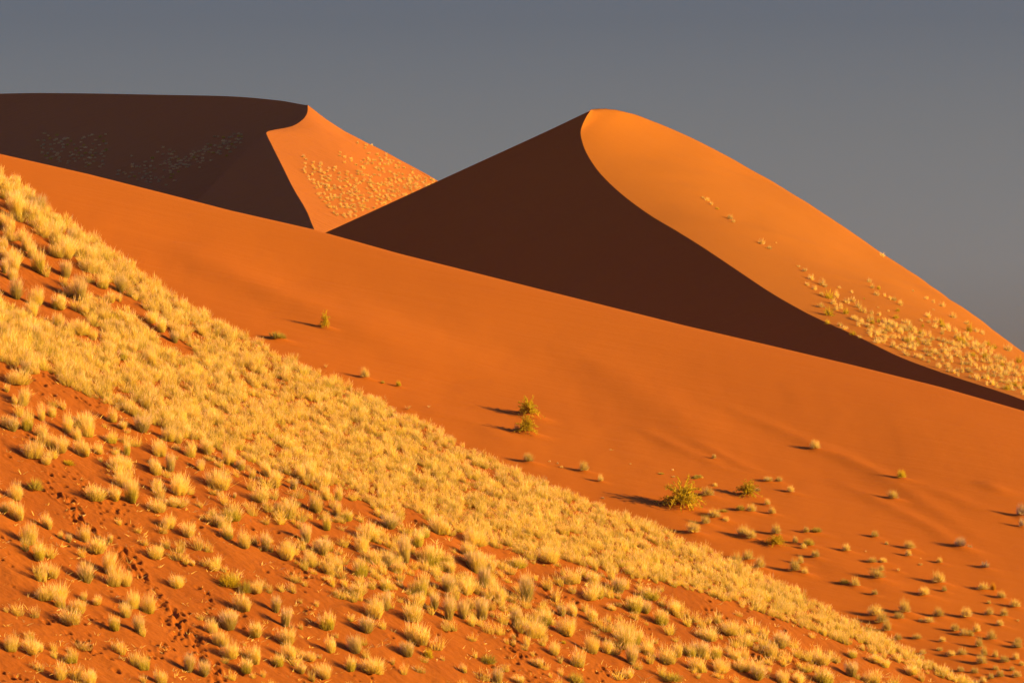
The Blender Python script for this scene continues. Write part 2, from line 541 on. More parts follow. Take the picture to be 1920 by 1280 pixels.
# ------------------------------------------------------------------ plants
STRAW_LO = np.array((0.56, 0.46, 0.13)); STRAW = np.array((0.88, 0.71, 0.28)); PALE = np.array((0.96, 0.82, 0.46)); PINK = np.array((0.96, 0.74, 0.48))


def blades(n, rad, H, lean, curl, width, rs, levels=3, lo=STRAW_LO, hi=STRAW, bare=0.0, dome=False, hvar=0.35, elong=1.0, crown=0.0):
    """n tapering blades rising from a patch of radius rad; returns verts, quads, tris, colours"""
    az = rs.uniform(0, 2 * np.pi, n)
    q = np.sqrt(rs.uniform(0, 1, n))
    b = np.stack([rad * q * np.cos(az) * elong, rad * q * np.sin(az), np.zeros(n)], -1)
    ln = H * (1 - hvar * rs.uniform(0, 1, n) ** 1.3) * (1 - crown * q ** 2)
    if dome:
        th = np.arccos(rs.uniform(0.08, 1, n)); th = np.minimum(th, 1.5)
    else:
        th = np.clip(lean * (0.25 + 0.9 * q) + rs.normal(0, 0.10, n), 0.02, 1.45)
    ph = az + rs.normal(0, 0.35, n)
    d = np.stack([np.sin(th) * np.cos(ph), np.sin(th) * np.sin(ph), np.cos(th)], -1)
    out = np.stack([np.cos(ph), np.sin(ph), -0.35 * np.ones(n)], -1)
    sd = rs.normal(0, 1, (n, 3)); sd[:, 2] *= 0.3
    sd -= (sd * d).sum(1)[:, None] * d
    sd /= np.linalg.norm(sd, axis=1)[:, None]
    T = np.linspace(bare, 1, levels)
    V, Cc = [], []
    vr = rs.uniform(0.82, 1.15, n)[:, None]
    cb = curl * rs.uniform(0.3, 1.4, n)[:, None]
    for i, t in enumerate(T):
        c = b + d * ln[:, None] * t + out * cb * ln[:, None] * t * t
        w = width * (1 - 0.75 * (t - bare) / (1 - bare)) if i < levels - 1 else 0
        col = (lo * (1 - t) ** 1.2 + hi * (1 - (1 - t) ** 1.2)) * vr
        if i < levels - 1:
            V += [c - sd * w / 2, c + sd * w / 2]; Cc += [col, col]
        else:
            V += [c]; Cc += [col]
    k = 2 * (levels - 1) + 1
    V = np.stack(V, 1).reshape(-1, 3); Cc = np.stack(Cc, 1).reshape(-1, 3)
    o = np.arange(n)[:, None] * k
    Q = [np.concatenate([o + 2 * i, o + 2 * i + 1, o + 2 * i + 3, o + 2 * i + 2], 1) for i in range(levels - 2)]
    Tt = np.concatenate([o + k - 3, o + k - 2, o + k - 1], 1)
    return [V, np.vstack(Q) if Q else np.zeros((0, 4), int), Tt, Cc]


def join(parts):
    off = 0; Vs, Qs, Ts, Cs = [], [], [], []
    for V, Q, T, C in parts:
        Vs.append(V); Qs.append(Q + off); Ts.append(T + off); Cs.append(C); off += len(V)
    return [np.vstack(Vs), np.vstack(Qs), np.vstack(Ts), np.vstack(Cs)]


def plant_mesh(name, P, mat):
    V, Q, T, C = P
    return mesh_np(name, V, Q, T, {'hue': ('FLOAT_COLOR', np.hstack([C, np.ones((len(C), 1))]))}, False, mat)


def plumes(n, rad, H, lean, rs, w=0.022, elong=1.0):
    """feathery seed heads: short pale strips at the tops of stalks"""
    out = []
    az = rs.uniform(0, 2 * np.pi, n); q = np.sqrt(rs.uniform(0, 1, n))
    for i in range(3):
        P = blades(n, rad, H * 1.08, lean, 0.10, w, np.random.default_rng(int(rs.integers(1e9))), 3, lo=PALE, hi=PINK, bare=0.72, hvar=0.4, elong=elong)
        out.append(P)
    return join(out)


# unit sized plants: height about 1, to be scaled
def tuft_parts(seed, nb, npl, lean=0.5, green=0.0, bw=0.020, lobes=3):
    """a tuft of a few merged lobes: stiff blades, shorter towards the rim, and seed plumes above them"""
    rs = np.random.default_rng(seed)
    lo = STRAW_LO * (1 - green) + np.array((0.36, 0.36, 0.06)) * green
    hi = STRAW * (1 - green) + np.array((0.66, 0.58, 0.13)) * green
    body, pl = [], []
    a0 = rs.uniform(0, 6.28)
    for k in range(lobes):
        a = a0 + rs.normal(0, 0.4) + (k % 2) * 3.14
        r = 0 if lobes == 1 else rs.uniform(0.10, 0.30)
        H = 1.0 if k == 0 else rs.uniform(0.62, 0.98)
        off = np.array([r * math.cos(a), r * math.sin(a), 0])
        wd = rs.uniform(0.17, 0.25)
        le = lean * rs.uniform(0.75, 1.25)
        n1 = nb // lobes
        parts = [blades(n1, wd, 0.90 * H, le, 0.10, bw, rs, 3, lo, hi, hvar=0.30, crown=0.38),
                 blades(n1 // 2, wd * 1.1, 0.52 * H, le * 1.5, 0.12, bw, rs, 3, lo, hi, hvar=0.5),
                 blades(max(2, n1 // 20), wd, 0.98 * H, le * 1.7, 0.25, bw * 0.8, rs, 4, lo, hi, hvar=0.3)]
        for P in parts:
            P[0] = P[0] + off; body.append(P)
        for P in (blades(npl // lobes, wd, 1.02 * H, le, 0.10, bw * 1.05, rs, 3, lo=PALE, hi=PINK, bare=0.66, hvar=0.30, crown=0.38),
                  blades(max(2, npl // lobes // 4), wd, 1.06 * H, le * 1.2, 0.14, bw, rs, 3, lo=PALE, hi=PINK, bare=0.62, hvar=0.30, crown=0.3)):
            P[0] = P[0] + off; pl.append(P)
    return join(body), join(pl)


def zoom_pts(txt, x0, y0, s):
    out = []
    for it in txt.split(';'):
        it = it.strip()
        if not it: continue
        v = it.split()
        x, y, w, h = [float(q) for q in v[:4]]
        out.append((x0 + x / s, y0 + y / s, w / s, h / s, v[4] if len(v) > 4 else 's'))
    return out


#@@PLANTS
# ---- reusable plant meshes (height 1, width about 1.15)
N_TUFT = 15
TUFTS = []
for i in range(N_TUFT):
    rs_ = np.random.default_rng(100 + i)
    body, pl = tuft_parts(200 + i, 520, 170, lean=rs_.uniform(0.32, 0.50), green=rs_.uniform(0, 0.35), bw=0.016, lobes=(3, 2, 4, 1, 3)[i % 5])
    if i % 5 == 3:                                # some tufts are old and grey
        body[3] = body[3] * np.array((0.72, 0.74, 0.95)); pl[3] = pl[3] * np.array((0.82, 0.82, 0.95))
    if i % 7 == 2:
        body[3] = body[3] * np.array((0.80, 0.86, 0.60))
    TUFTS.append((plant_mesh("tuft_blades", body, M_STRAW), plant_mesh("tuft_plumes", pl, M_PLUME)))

OLIVE = np.array((0.34, 0.31, 0.05)); YG = np.array((0.62, 0.50, 0.05)); GREEN_D = np.array((0.13, 0.15, 0.03))


def dome_mesh(name, seed, n, lo, hi, mat, bw=0.03, lump=3):
    """a low rounded cushion of stiff twigs, in a few lobes"""
    rs = np.random.default_rng(seed)
    P = []
    for k in range(lump):
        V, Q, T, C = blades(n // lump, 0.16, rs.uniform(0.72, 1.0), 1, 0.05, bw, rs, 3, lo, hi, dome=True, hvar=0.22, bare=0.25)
        V = V * np.array([0.62, 0.62, 1.0])
        a = rs.uniform(0, 6.28); r = 0.0 if lump == 1 else rs.uniform(0.08, 0.22)
        P.append([V + np.array([r * math.cos(a), r * math.sin(a), -0.03]), Q, T, C])
    return plant_mesh(name, join(P), mat)


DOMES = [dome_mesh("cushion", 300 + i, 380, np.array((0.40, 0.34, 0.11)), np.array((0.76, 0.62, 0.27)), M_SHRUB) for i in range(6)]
DOMES_G = [dome_mesh("green_cushion", 320 + i, 420, OLIVE, np.array((0.52, 0.45, 0.13)), M_GREEN, 0.035) for i in range(3)]
DOMES_Y = [dome_mesh("yellow_cushion", 330 + i, 460, OLIVE * 1.2, YG, M_GREEN, 0.03, 2) for i in range(3)]
DOMES_D = [dome_mesh("dead_cushion", 340 + i, 300, np.array((0.28, 0.22, 0.17)), np.array((0.55, 0.45, 0.38)), M_WOOD, 0.035) for i in range(2)]
DOMES_O = [dome_mesh("orange_cushion", 345, 400, np.array((0.36, 0.22, 0.04)), np.array((0.60, 0.34, 0.04)), M_GREEN, 0.03, 1)]
SMALL = [dome_mesh("small_cushion", 350 + i, 90, np.array((0.55, 0.46, 0.17)), np.array((0.88, 0.72, 0.36)), M_SHRUB, 0.06, 2) for i in range(6)]
SMALL_G = [dome_mesh("small_green_cushion", 360 + i, 90, OLIVE, YG, M_GREEN, 0.07, 2) for i in range(2)]
SPRIG = [plant_mesh("sprig", blades(26, 0.12, 1.0, 0.7, 0.25, 0.035, np.random.default_rng(370 + i), 3, STRAW_LO, PALE, hvar=0.6), M_STRAW) for i in range(4)]


def frond_bush(seed, n=110, hue=YG, lo=OLIVE * 0.8):
    """arching branches from one root, each set with short leafy blades"""
    rs = np.random.default_rng(seed)
    stems, leaves = [], []
    for i in range(n):
        az = rs.uniform(0, 6.28); lean = rs.uniform(0.1, 1.4); L = rs.uniform(0.45, 1.0)
        t = np.linspace(0, 1, 7)
        r = L * (np.sin(lean) * t + 0.18 * t * t)
        z = L * (np.cos(lean) * t + 0.30 * t * (1 - t)) - 0.42 * t ** 3 * math.sin(lean)
        c = np.stack([r * math.cos(az), r * math.sin(az), z], -1)
        c[:, :2] += rs.normal(0, 0.02, (7, 2)) * t[:, None]
        sd = np.array([-math.sin(az), math.cos(az), 0.3]) * 0.5
        w = 0.06 * (1 - 0.7 * t)[:, None]
        V = np.stack([c - sd * w, c + sd * w], 1).reshape(-1, 3)
        Q = np.array([[2 * k, 2 * k + 1, 2 * k + 3, 2 * k + 2] for k in range(6)])
        stems.append([V, Q, np.zeros((0, 3), int), np.tile(hue * rs.uniform(0.75, 1.05), (14, 1))])
        m = 16
        for _ in range(m):
            u = rs.uniform(0.2, 1.0)
            p = np.array([np.interp(u, t, c[:, k]) for k in range(3)])
            d = rs.normal(0, 1, 3); d[2] = abs(d[2]) * 0.9 + 0.3; d[0] += 0.6 * math.cos(az); d[1] += 0.6 * math.sin(az)
            d /= np.linalg.norm(d)
            e = np.cross(d, rs.normal(0, 1, 3)); e /= np.linalg.norm(e)
            l = rs.uniform(0.08, 0.17)
            V = np.array([p - e * 0.02, p + e * 0.02, p + d * l])
            col = (lo * 0.3 + hue * 0.7) * rs.uniform(0.7, 1.3)
            leaves.append([V, np.zeros((0, 4), int), np.array([[0, 1, 2]]), np.tile(col, (3, 1))])
    return plant_mesh("bush_branches", join(stems), M_GREEN), plant_mesh("bush_leaves", join(leaves), M_GREEN)


FRONDS = [frond_bush(400), frond_bush(401), frond_bush(402)]

PLACED = []      # (object, kind words, px, py) for the labels


ORD = ("nearest", "second", "third", "fourth", "fifth", "sixth", "seventh", "eighth", "ninth", "tenth", "eleventh", "twelfth", "thirteenth", "fourteenth", "fifteenth",
       "sixteenth", "seventeenth", "eighteenth", "nineteenth", "twentieth", "next-to-last", "last", "outermost", "farthest-out")
DIRS = ("downhill of", "below-downhill of", "below", "below-uphill of", "uphill of", "above-uphill of", "above", "above-downhill of")


def relate(items, marks, noun):
    """a label for each (px, py, look): its look, and which one it is counted out from the closest landmark, in which direction"""
    slots = {}
    for i, (px, py, look) in enumerate(items):
        d = [math.hypot(px - m[0], py - m[1]) for m in marks]
        k = int(np.argmin(d))
        a = math.degrees(math.atan2(py - marks[k][1], px - marks[k][0]))
        slots.setdefault((k, int(round(a / 45.0)) % 8), []).append((d[k], i))
    out = [None] * len(items)
    for (k, q), v in slots.items():
        v.sort()
        for n, (_, i) in enumerate(v):
            o = ORD[n] if n < len(ORD) else "outlying"
            out[i] = f"{items[i][2]}, {o} {noun} {DIRS[q]} the {marks[k][2]}"
    return out


def stand(name, meshes, parts, hit, w, h, label, cat, group, lean=(0, 0), sink=0.02):
    """one plant: a mesh of its own, or an Empty with its parts"""
    p, nrm = hit
    if len(meshes) == 1:
        o = link(name, meshes[0])
    else:
        o = bpy.data.objects.new(name, None); COL.objects.link(o)
        o.empty_display_size = 0.2
        for me, nm in zip(meshes, parts):
            link(nm, me, o)
    o.location = (p.x, p.y, p.z - sink * h)
    o.rotation_euler = (lean[0], lean[1], random.uniform(0, 6.283))
    o.scale = (w, w, h)
    tag(o, label, cat, group)
    return o


# ---- foreground grass: pixel lists (base x, base y, width, height) read off enlarged parts of the photograph
fgl = []
fgl += zoom_pts("""95 230 90 100;66 1 1 1;67 220 60 60;20 300 60 66;95 345 100 120;158 480 110 130;217 570 95 125;268 395 80 90;470 465 90 100;645 235 90 90;738 245 95 140;
675 62 130 90;882 90 90 90;888 190 80 90;1005 200 110 120;985 270 130 60;1228 175 150 115;1125 65 60 60;1545 160 90 110;1500 100 70 90;1350 65 70 60;1475 245 130 90;1630 335 100 130;
1300 350 170 90;945 390 110 80;1060 437 130 85;1225 385 90 70;1290 450 90 90;1368 500 80 110;1492 515 90 100;1618 565 110 115;1720 470 95 100;1750 605 90 95;1845 648 70 70;1895 632 70 90;
873 560 100 80;605 640 110 130;637 715 110 125;708 715 90 95;488 700 120 120;250 690 50 70;245 795 130 95;345 838 80 90;437 866 110 80;1000 725 110 75;1436 757 80 75;
757 838 100 105;835 866 90 125;700 890 90 95;640 965 75 95;782 975 100 95;1370 856 120 110;1550 862 90 90;1602 940 90 105;1840 960 100 105;1290 960 140 105;1182 976 90 85;
1240 1052 110 100;1430 1002 100 95;1602 1042 130 110;1630 1126 100 100;1290 1122 120 100;1440 1152 80 110;1380 1202 100 90;1862 1087 85 95;1735 1135 90 60;62 1082 100 105;
210 1082 80 60;400 1146 80 80;332 1240 90 105;807 1186 80 95;1060 1196 100 100;1145 1222 90 90;905 1262 85 85;510 1265 90 90;1690 1205 80 70;1818 1237 90 90;1560 1165 90 80;
60 1110 1 1;1750 120 80 110;1690 110 70 90;1820 150 80 90;1830 230 70 100;1780 300 80 120;1840 400 70 100;1890 320 60 90;1650 170 70 60;1560 300 60 60;1900 230 60 80;
470 790 50 50;540 820 60 55;620 470 40 50;385 470 50 50;340 445 35 45;1420 110 50 60;1080 600 40 35;1320 220 30 30""", 0, 860, 3)
fgl += zoom_pts("""183 800 110 150;200 985 110 180;110 792 50 70;312 912 80 140;388 885 80 100;503 1002 100 160;655 1032 110 170;585 1062 90 110;835 922 90 120;912 972 90 60;95 992 120 110;
30 960 80 90;305 1042 110 120;385 1112 120 110;455 1152 110 130;625 1182 150 140;735 1162 100 90;832 1082 100 100;952 1172 80 125;345 1242 110 95;862 1282 120 120;952 1276 110 90;
1195 1182 110 125;1150 1290 100 90;1280 1292 110 130;1250 1062 130 120;1435 1186 100 120;1345 1082 90 90;1552 1162 120 115;1718 1242 100 130;1800 1282 80 90;1505 1282 80 80;
110 640 200 120;190 560 110 100;260 500 1 1;20 290 120 120;170 250 150 110;140 170 120 110;245 130 130 130;440 200 90 100;450 80 130 120;620 270 140 120;570 230 110 80;620 120 80 90;
760 160 130 100;900 260 110 100;820 400 110 90;700 310 90 90;920 460 90 90;1000 400 90 80;1130 500 110 140;1090 440 90 90;1210 250 110 120;1130 180 110 100;1310 330 100 90""", 0, 560, 4)
fgl += zoom_pts("""110 600 130 230;255 572 110 110;170 540 90 90;60 702 110 150;20 660 90 120;195 842 120 140;160 770 90 110;290 1002 130 180;240 900 100 120;500 900 190 170;430 890 120 110;
495 1042 130 130;605 1224 150 190;560 1150 110 110;25 822 70 100;120 1202 130 160;260 1250 130 150;430 1280 120 120;400 640 100 90;460 700 110 90;540 760 110 90;340 560 90 80;
60 310 100 90;120 370 110 100;30 1010 90 110;90 1060 110 110;700 1010 110 120;760 1120 120 120;680 920 110 120;820 1230 110 90;900 1150 120 130""", 0, 260, 4)
fgl += zoom_pts("""75 770 130 85;197 892 130 125;252 850 80 105;402 912 135 115;272 392 130 80;432 492 90 100;32 347 100 70;160 462 110 110;115 522 110 125;362 582 100 150;507 602 120 130;
310 640 90 80;107 662 110 115;262 600 80 80;185 590 90 80;612 640 80 70;772 642 110 130;832 630 90 90;802 722 100 115;432 772 110 130;252 742 90 80;702 762 110 110;597 745 110 90;
887 812 100 125;852 730 80 80;1045 802 110 150;605 902 100 135;522 842 80 90;682 896 100 105;795 902 110 120;432 832 90 90;980 942 90 105;1095 1002 150 115;1150 932 100 90;
1258 992 110 115;1200 1102 90 80;1328 1167 100 110;1410 1092 80 110;1412 912 90 80;1300 882 80 80;1240 882 80 60;1402 792 120 95;1290 702 140 90;1420 702 100 70;1560 752 120 85;
1642 862 110 105;1732 792 140 80;1802 932 100 95;1872 872 90 90;1712 867 80 70;1592 1062 140 135;1650 1040 90 100;1632 1152 110 110;1500 1092 90 80;1732 1102 80 80;1832 1152 110 110;
1885 1110 80 90;1612 1232 90 60;877 1262 100 85;1000 1262 80 50;1107 1172 60 55;420 1042 150 135;372 1112 125 85;82 1092 120 100;50 1192 80 90;150 1202 160 95;690 1202 50 55;
1150 582 170 95;1000 612 130 65;745 482 130 105;560 422 150 105;600 600 80 80;700 540 90 80;470 440 80 70;1520 850 60 40""", 640, 860, 3)
fgl += zoom_pts("""762 1152 150 75;948 1222 110 85;280 992 160 85;140 1022 150 80;352 1052 110 80;500 1112 95 85;300 1132 90 70;180 1122 100 80;332 1192 110 80;950 1117 80 50;1072 1142 90 50;
1142 1172 90 55;1280 1212 90 60;800 1262 130 95;1062 1262 100 80;560 1262 110 80;92 1200 120 100;40 1110 90 80;210 1200 100 80;420 1240 120 90;650 1262 90 70""", 1280, 860, 3)
fgl = [t for t in fgl if t[2] > 4]

# where the fine, dense grass grows, as a function of the photograph pixel
LOWEDGE = np.array([(-300, 560), (0, 680), (120, 722), (210, 765), (330, 815), (480, 872), (600, 905), (700, 930), (850, 985), (1000, 1035), (1150, 1075), (1300, 1108), (1430, 1150), (1550, 1195),
                    (1700, 1248), (1850, 1300), (2100, 1420)], float)
TOPEDGE = fg_ridge_px


def density(px, py):
    top = np.interp(px, TOPEDGE[:, 0], TOPEDGE[:, 1])
    low = np.interp(px, LOWEDGE[:, 0], LOWEDGE[:, 1])
    # streaks of bare sand that run down the slope
    c, s_ = math.cos(R(35)), math.sin(R(35))
    u, v = px * c + py * s_, -px * s_ + py * c
    n = fbm(u / 190, v / 34, 6, 3)
    n2 = fbm(u / 60, v / 22, 2, 2)
    d = np.zeros_like(px)
    inside = (py > top + 3) & (py < low)
    ridge = np.exp(-((py - top) / 38.0) ** 2)
    sparse = np.clip((400 - px) / 330, 0, 1) * np.clip((py - top - 30) / 40, 0, 1) * np.clip((640 + px * 0.15 - py) / 70, 0, 1)       # the upper left is more open
    base = 1.22 - 0.98 * sparse
    d = np.where(inside, np.clip(base + 1.5 * n - 0.2 + 0.7 * n2 + 1.2 * ridge, 0, 1), 0)
    low_hard = np.exp(-((py - low + 14) / 22.0) ** 2) * inside * (px > 380)
    d = np.maximum(d, low_hard * 0.95)
    # sparser below the band, thicker towards its middle
    below = py >= low
    mid = np.exp(-((px - 780) / 330.0) ** 2) * np.clip(1 - (py - low) / 260, 0, 1) + 0.6 * np.exp(-((px - 1330) / 260.0) ** 2) * np.clip(1 - (py - low - 40) / 120, 0, 1) * (py > low + 40)
    d = np.where(below, np.clip(0.008 + 0.42 * mid + 1.3 * n2 * (0.025 + mid) + 0.5 * n * (0.02 + mid), 0, 1), d)
    return d


rg = np.random.default_rng(21)
TRK = resample(np.array([(85, 890), (110, 925), (150, 965), (190, 1010), (235, 1045), (285, 1100), (345, 1170), (372, 1215), (410, 1285)], float), 60)
cand = np.stack([rg.uniform(-430, 2160, 150000), rg.uniform(120, 1500, 150000)], -1)
cd = density(cand[:, 0], cand[:, 1])
keep = rg.uniform(0, 1, len(cand)) < cd
cand = cand[keep]; cd = cd[keep]
# thin out so that clumps do not pile up
cell = {}
pool = []
for (x, y), dd in zip(cand, cd):
    r0 = 5.9 if dd > 0.45 else rg.uniform(10, 26)
    kx, ky = int(x // 20), int(y // 20)
    ok = True
    for ax in (-1, 0, 1):
        for ay in (-1, 0, 1):
            for (qx, qy) in cell.get((kx + ax, ky + ay), ()):
                if (qx - x) ** 2 + ((qy - y) * 1.3) ** 2 < r0 * r0:
                    ok = False; break
            if not ok: break
        if not ok: break
    if not ok: continue
    if y > 850 and np.hypot(TRK[:, 0] - x, TRK[:, 1] - y).min() < 26: continue
    cell.setdefault((kx, ky), []).append((x, y))
    left = np.clip((500 - x) / 500, 0, 1)
    h = rg.uniform(9, 21) * (1 + 0.5 * left) if dd > 0.45 else rg.uniform(9, 30) * (1 + 0.2 * left)
    pool.append((x, y, h * rg.uniform(1.0, 1.6), h))
print('grass pool', len(pool), 'placed by hand', len(fgl))
hand_xy = np.array([(t[0], t[1]) for t in fgl])
inframe = [t for t in pool if 0 < t[0] < 1915 and t[1] < 1290 and np.hypot(hand_xy[:, 0] - t[0], hand_xy[:, 1] - t[1]).min() > 9]
big = sorted(inframe, key=lambda t: -t[2] * t[3])
# hand placed tufts, the smallest of them left to the mass if there are too many
single = [t[:4] for t in fgl]
need = 300 - len(single)
single += big[:max(0, need)]
single = single[:300]
sset = set(single)
rest = [t for t in pool if t not in sset and np.hypot(hand_xy[:, 0] - t[0], hand_xy[:, 1] - t[1]).min() > 9]
print('single', len(single), 'mass', len(rest))

TRACK = np.array([(85, 905), (150, 965), (235, 1045), (285, 1100), (345, 1170), (372, 1215), (410, 1280)], float)


def fg_words(px, py, w, h):
    size = "tall" if h > 39 else ("small" if h < 25 else "middling")
    if w > 1.35 * h: size = "broad"
    elif w < 0.85 * h: size = "narrow " + size
    top = np.interp(px, TOPEDGE[:, 0], TOPEDGE[:, 1]); low = np.interp(px, LOWEDGE[:, 0], LOWEDGE[:, 1])
    if py < top + 40: where = "on the grassy ridge"
    elif py < low - 12: where = "within the dense grass"
    elif np.hypot(TRACK[:, 0] - px, TRACK[:, 1] - py).min() < 48: where = "beside the animal tracks"
    elif py < low + 30: where = "under the dense grass"
    else: where = "on bare red sand"
    return f"{size} straw tuft"


FG_MARKS = [(215, 600, "mustard-green bush"), (131, 868, "low olive-yellow bush"), (62, 905, "greenish bush by the tracks"), (440, 1085, "feathery yellow-green bush"),
            (806, 1220, "bright green bush"), (916, 1235, "dark olive bush"), (1078, 1270, "dark green bush at bottom edge"), (1256, 1270, "low wide olive bush"),
            (330, 1170, "junction of the animal tracks"), (190, 1010, "middle of the track line"), (960, 1200, "small hoofprint patch"), (1145, 1262, "hoofprint patch at bottom edge"),
            (1400, 1200, "long hoofprint band"), (15, 330, "upper end of the grassy ridge"), (90, 715, "hoofprints under the dense grass"), (600, 1080, "bare patch under the dense grass"),
            (250, 500, "upper third of the ridge line"), (60, 1220, "bottom corner below the tracks"), (1058, 1206, "small green sprout"), (690, 960, "hoofprints below the dense band"),
            (1640, 1250, "lower tip of the dense band"), (560, 1230, "bottom-edge sand past the tracks"), (60, 460, "open sand of the upper slope"), (820, 1070, "straw clumps below mid band")]
_fl = relate([(t[0], t[1], fg_words(*t[:4])) for t in single], FG_MARKS, "one")
for i, (px, py, w, h) in enumerate(single):
    hit = drop(fg_bvh, px, py)
    if hit is None or hit[0].y > 230:
        continue
    m = hit[0].y / F
    o = stand("grass_tuft", TUFTS[(i * 7 + int(px)) % N_TUFT], ("leaf_blades", "seed_plumes"), hit, w * m / 1.22, h * m * 1.4,
              _fl[i], "grass tuft", "straw grass tufts on the near slope", (random.uniform(-.08, .08), random.uniform(-.12, .04)))

# the fine grass that nobody could count: one mesh
LOWV = []
for i in range(14):
    rs_ = np.random.default_rng(500 + i)
    le, gr = rs_.uniform(0.34, 0.60), rs_.uniform(0, 0.2)
    b, p = tuft_parts(600 + i, 84, 26, lean=le, green=gr, bw=0.027, lobes=(1, 2, 3)[i % 3])
    if i % 4 == 3:
        b[3] = b[3] * np.array((0.86, 0.86, 0.92))
    LOWV.append(join([b, p]))
acc = []
for t in rest:
    px, py, w, h = t
    hit = drop(fg_bvh, px, py)
    if hit is None or hit[0].y > 230: continue
    m = hit[0].y / F
    V, Q, T, C = LOWV[int(rg.integers(len(LOWV)))]
    a = rg.uniform(0, 6.283); ca, sa = math.cos(a), math.sin(a)
    sw, sh = w * m / 1.25, h * m * 1.38
    v = np.stack([(V[:, 0] * ca - V[:, 1] * sa) * sw, (V[:, 0] * sa + V[:, 1] * ca) * sw, V[:, 2] * sh], -1)
    v[:, 0] -= v[:, 2] * rg.uniform(-0.05, 0.2)
    v += np.array(hit[0]) - np.array((0, 0, 0.02))
    acc.append([v, Q, T, C * rg.uniform(0.78, 1.08) * np.array((1, rg.uniform(0.94, 1.04), rg.uniform(0.85, 1.05)))])
M_MASS = plant_mat("dry_grass_mass", 0.5, 0.0)
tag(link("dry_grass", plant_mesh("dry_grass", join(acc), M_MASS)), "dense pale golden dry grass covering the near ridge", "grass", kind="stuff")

# broken stalks and seedlings strewn on the bare sand
acc = []
for _ in range(2800):
    px, py = rg.uniform(-400, 1800), rg.uniform(500, 1380)
    low = np.interp(px, LOWEDGE[:, 0], LOWEDGE[:, 1])
    if py < low - 60: continue
    hit = drop(fg_bvh, px, py)
    if hit is None or hit[0].y > 230: continue
    k = int(rg.integers(2, 7))
    V, Q, T, C = blades(k, 0.10, rg.uniform(0.08, 0.24), 1.1, 0.2, 0.022, np.random.default_rng(int(rg.integers(1e9))), 3, STRAW, PALE, hvar=0.6)
    acc.append([V + np.array(hit[0]), Q, T, C * rg.uniform(0.8, 1.1)])
tag(link("dry_stalks", plant_mesh("dry_stalks", join(acc), M_MASS)), "broken straw stalks strewn over the bare sand", "stalks", kind="stuff")

# green and yellow bushes among the grass: px, py, width, height, mesh, words
fg_green = [(215, 607, 46, 38, 'y', "mustard-green rounded bush among straw tufts, upper one of the two at left"),
            (131, 872, 38, 20, 'y', "low olive-yellow bush on bare sand above the animal tracks"),
            (62, 918, 40, 34, 'g', "greenish bush between straw tufts beside the animal tracks, near the left edge"),
            (432, 1100, 48, 38, 'y', "big yellow-green feathery bush alone on bare sand"),
            (460, 1110, 34, 40, 'g', "greener half of the feathery bush pair on bare sand"),
            (806, 1233, 28, 38, 'y', "bright green bush at the foot of a broad straw tuft"),
            (916, 1244, 44, 30, 'd', "dark olive rounded bush on bare sand by a track cluster"),
            (1078, 1280, 40, 34, 'g', "dark green bush cut by the bottom edge of the photo"),
            (1256, 1277, 54, 26, 'g', "low wide olive bush on bare sand by the bottom edge"),
            (1058, 1206, 16, 12, 'y', "small green sprout between straw tufts under the dense grass")]
for px, py, w, h, ty, lb in fg_green:
    hit = drop(fg_bvh, px, py)
    m = hit[0].y / F
    me = {'y': DOMES_Y, 'g': DOMES_G, 'd': DOMES_G}[ty][int(px) % 3]
    stand("green_bush", [me], None, hit, w * m / 1.25, h * m, lb, "bush", "green bushes on the near slope")

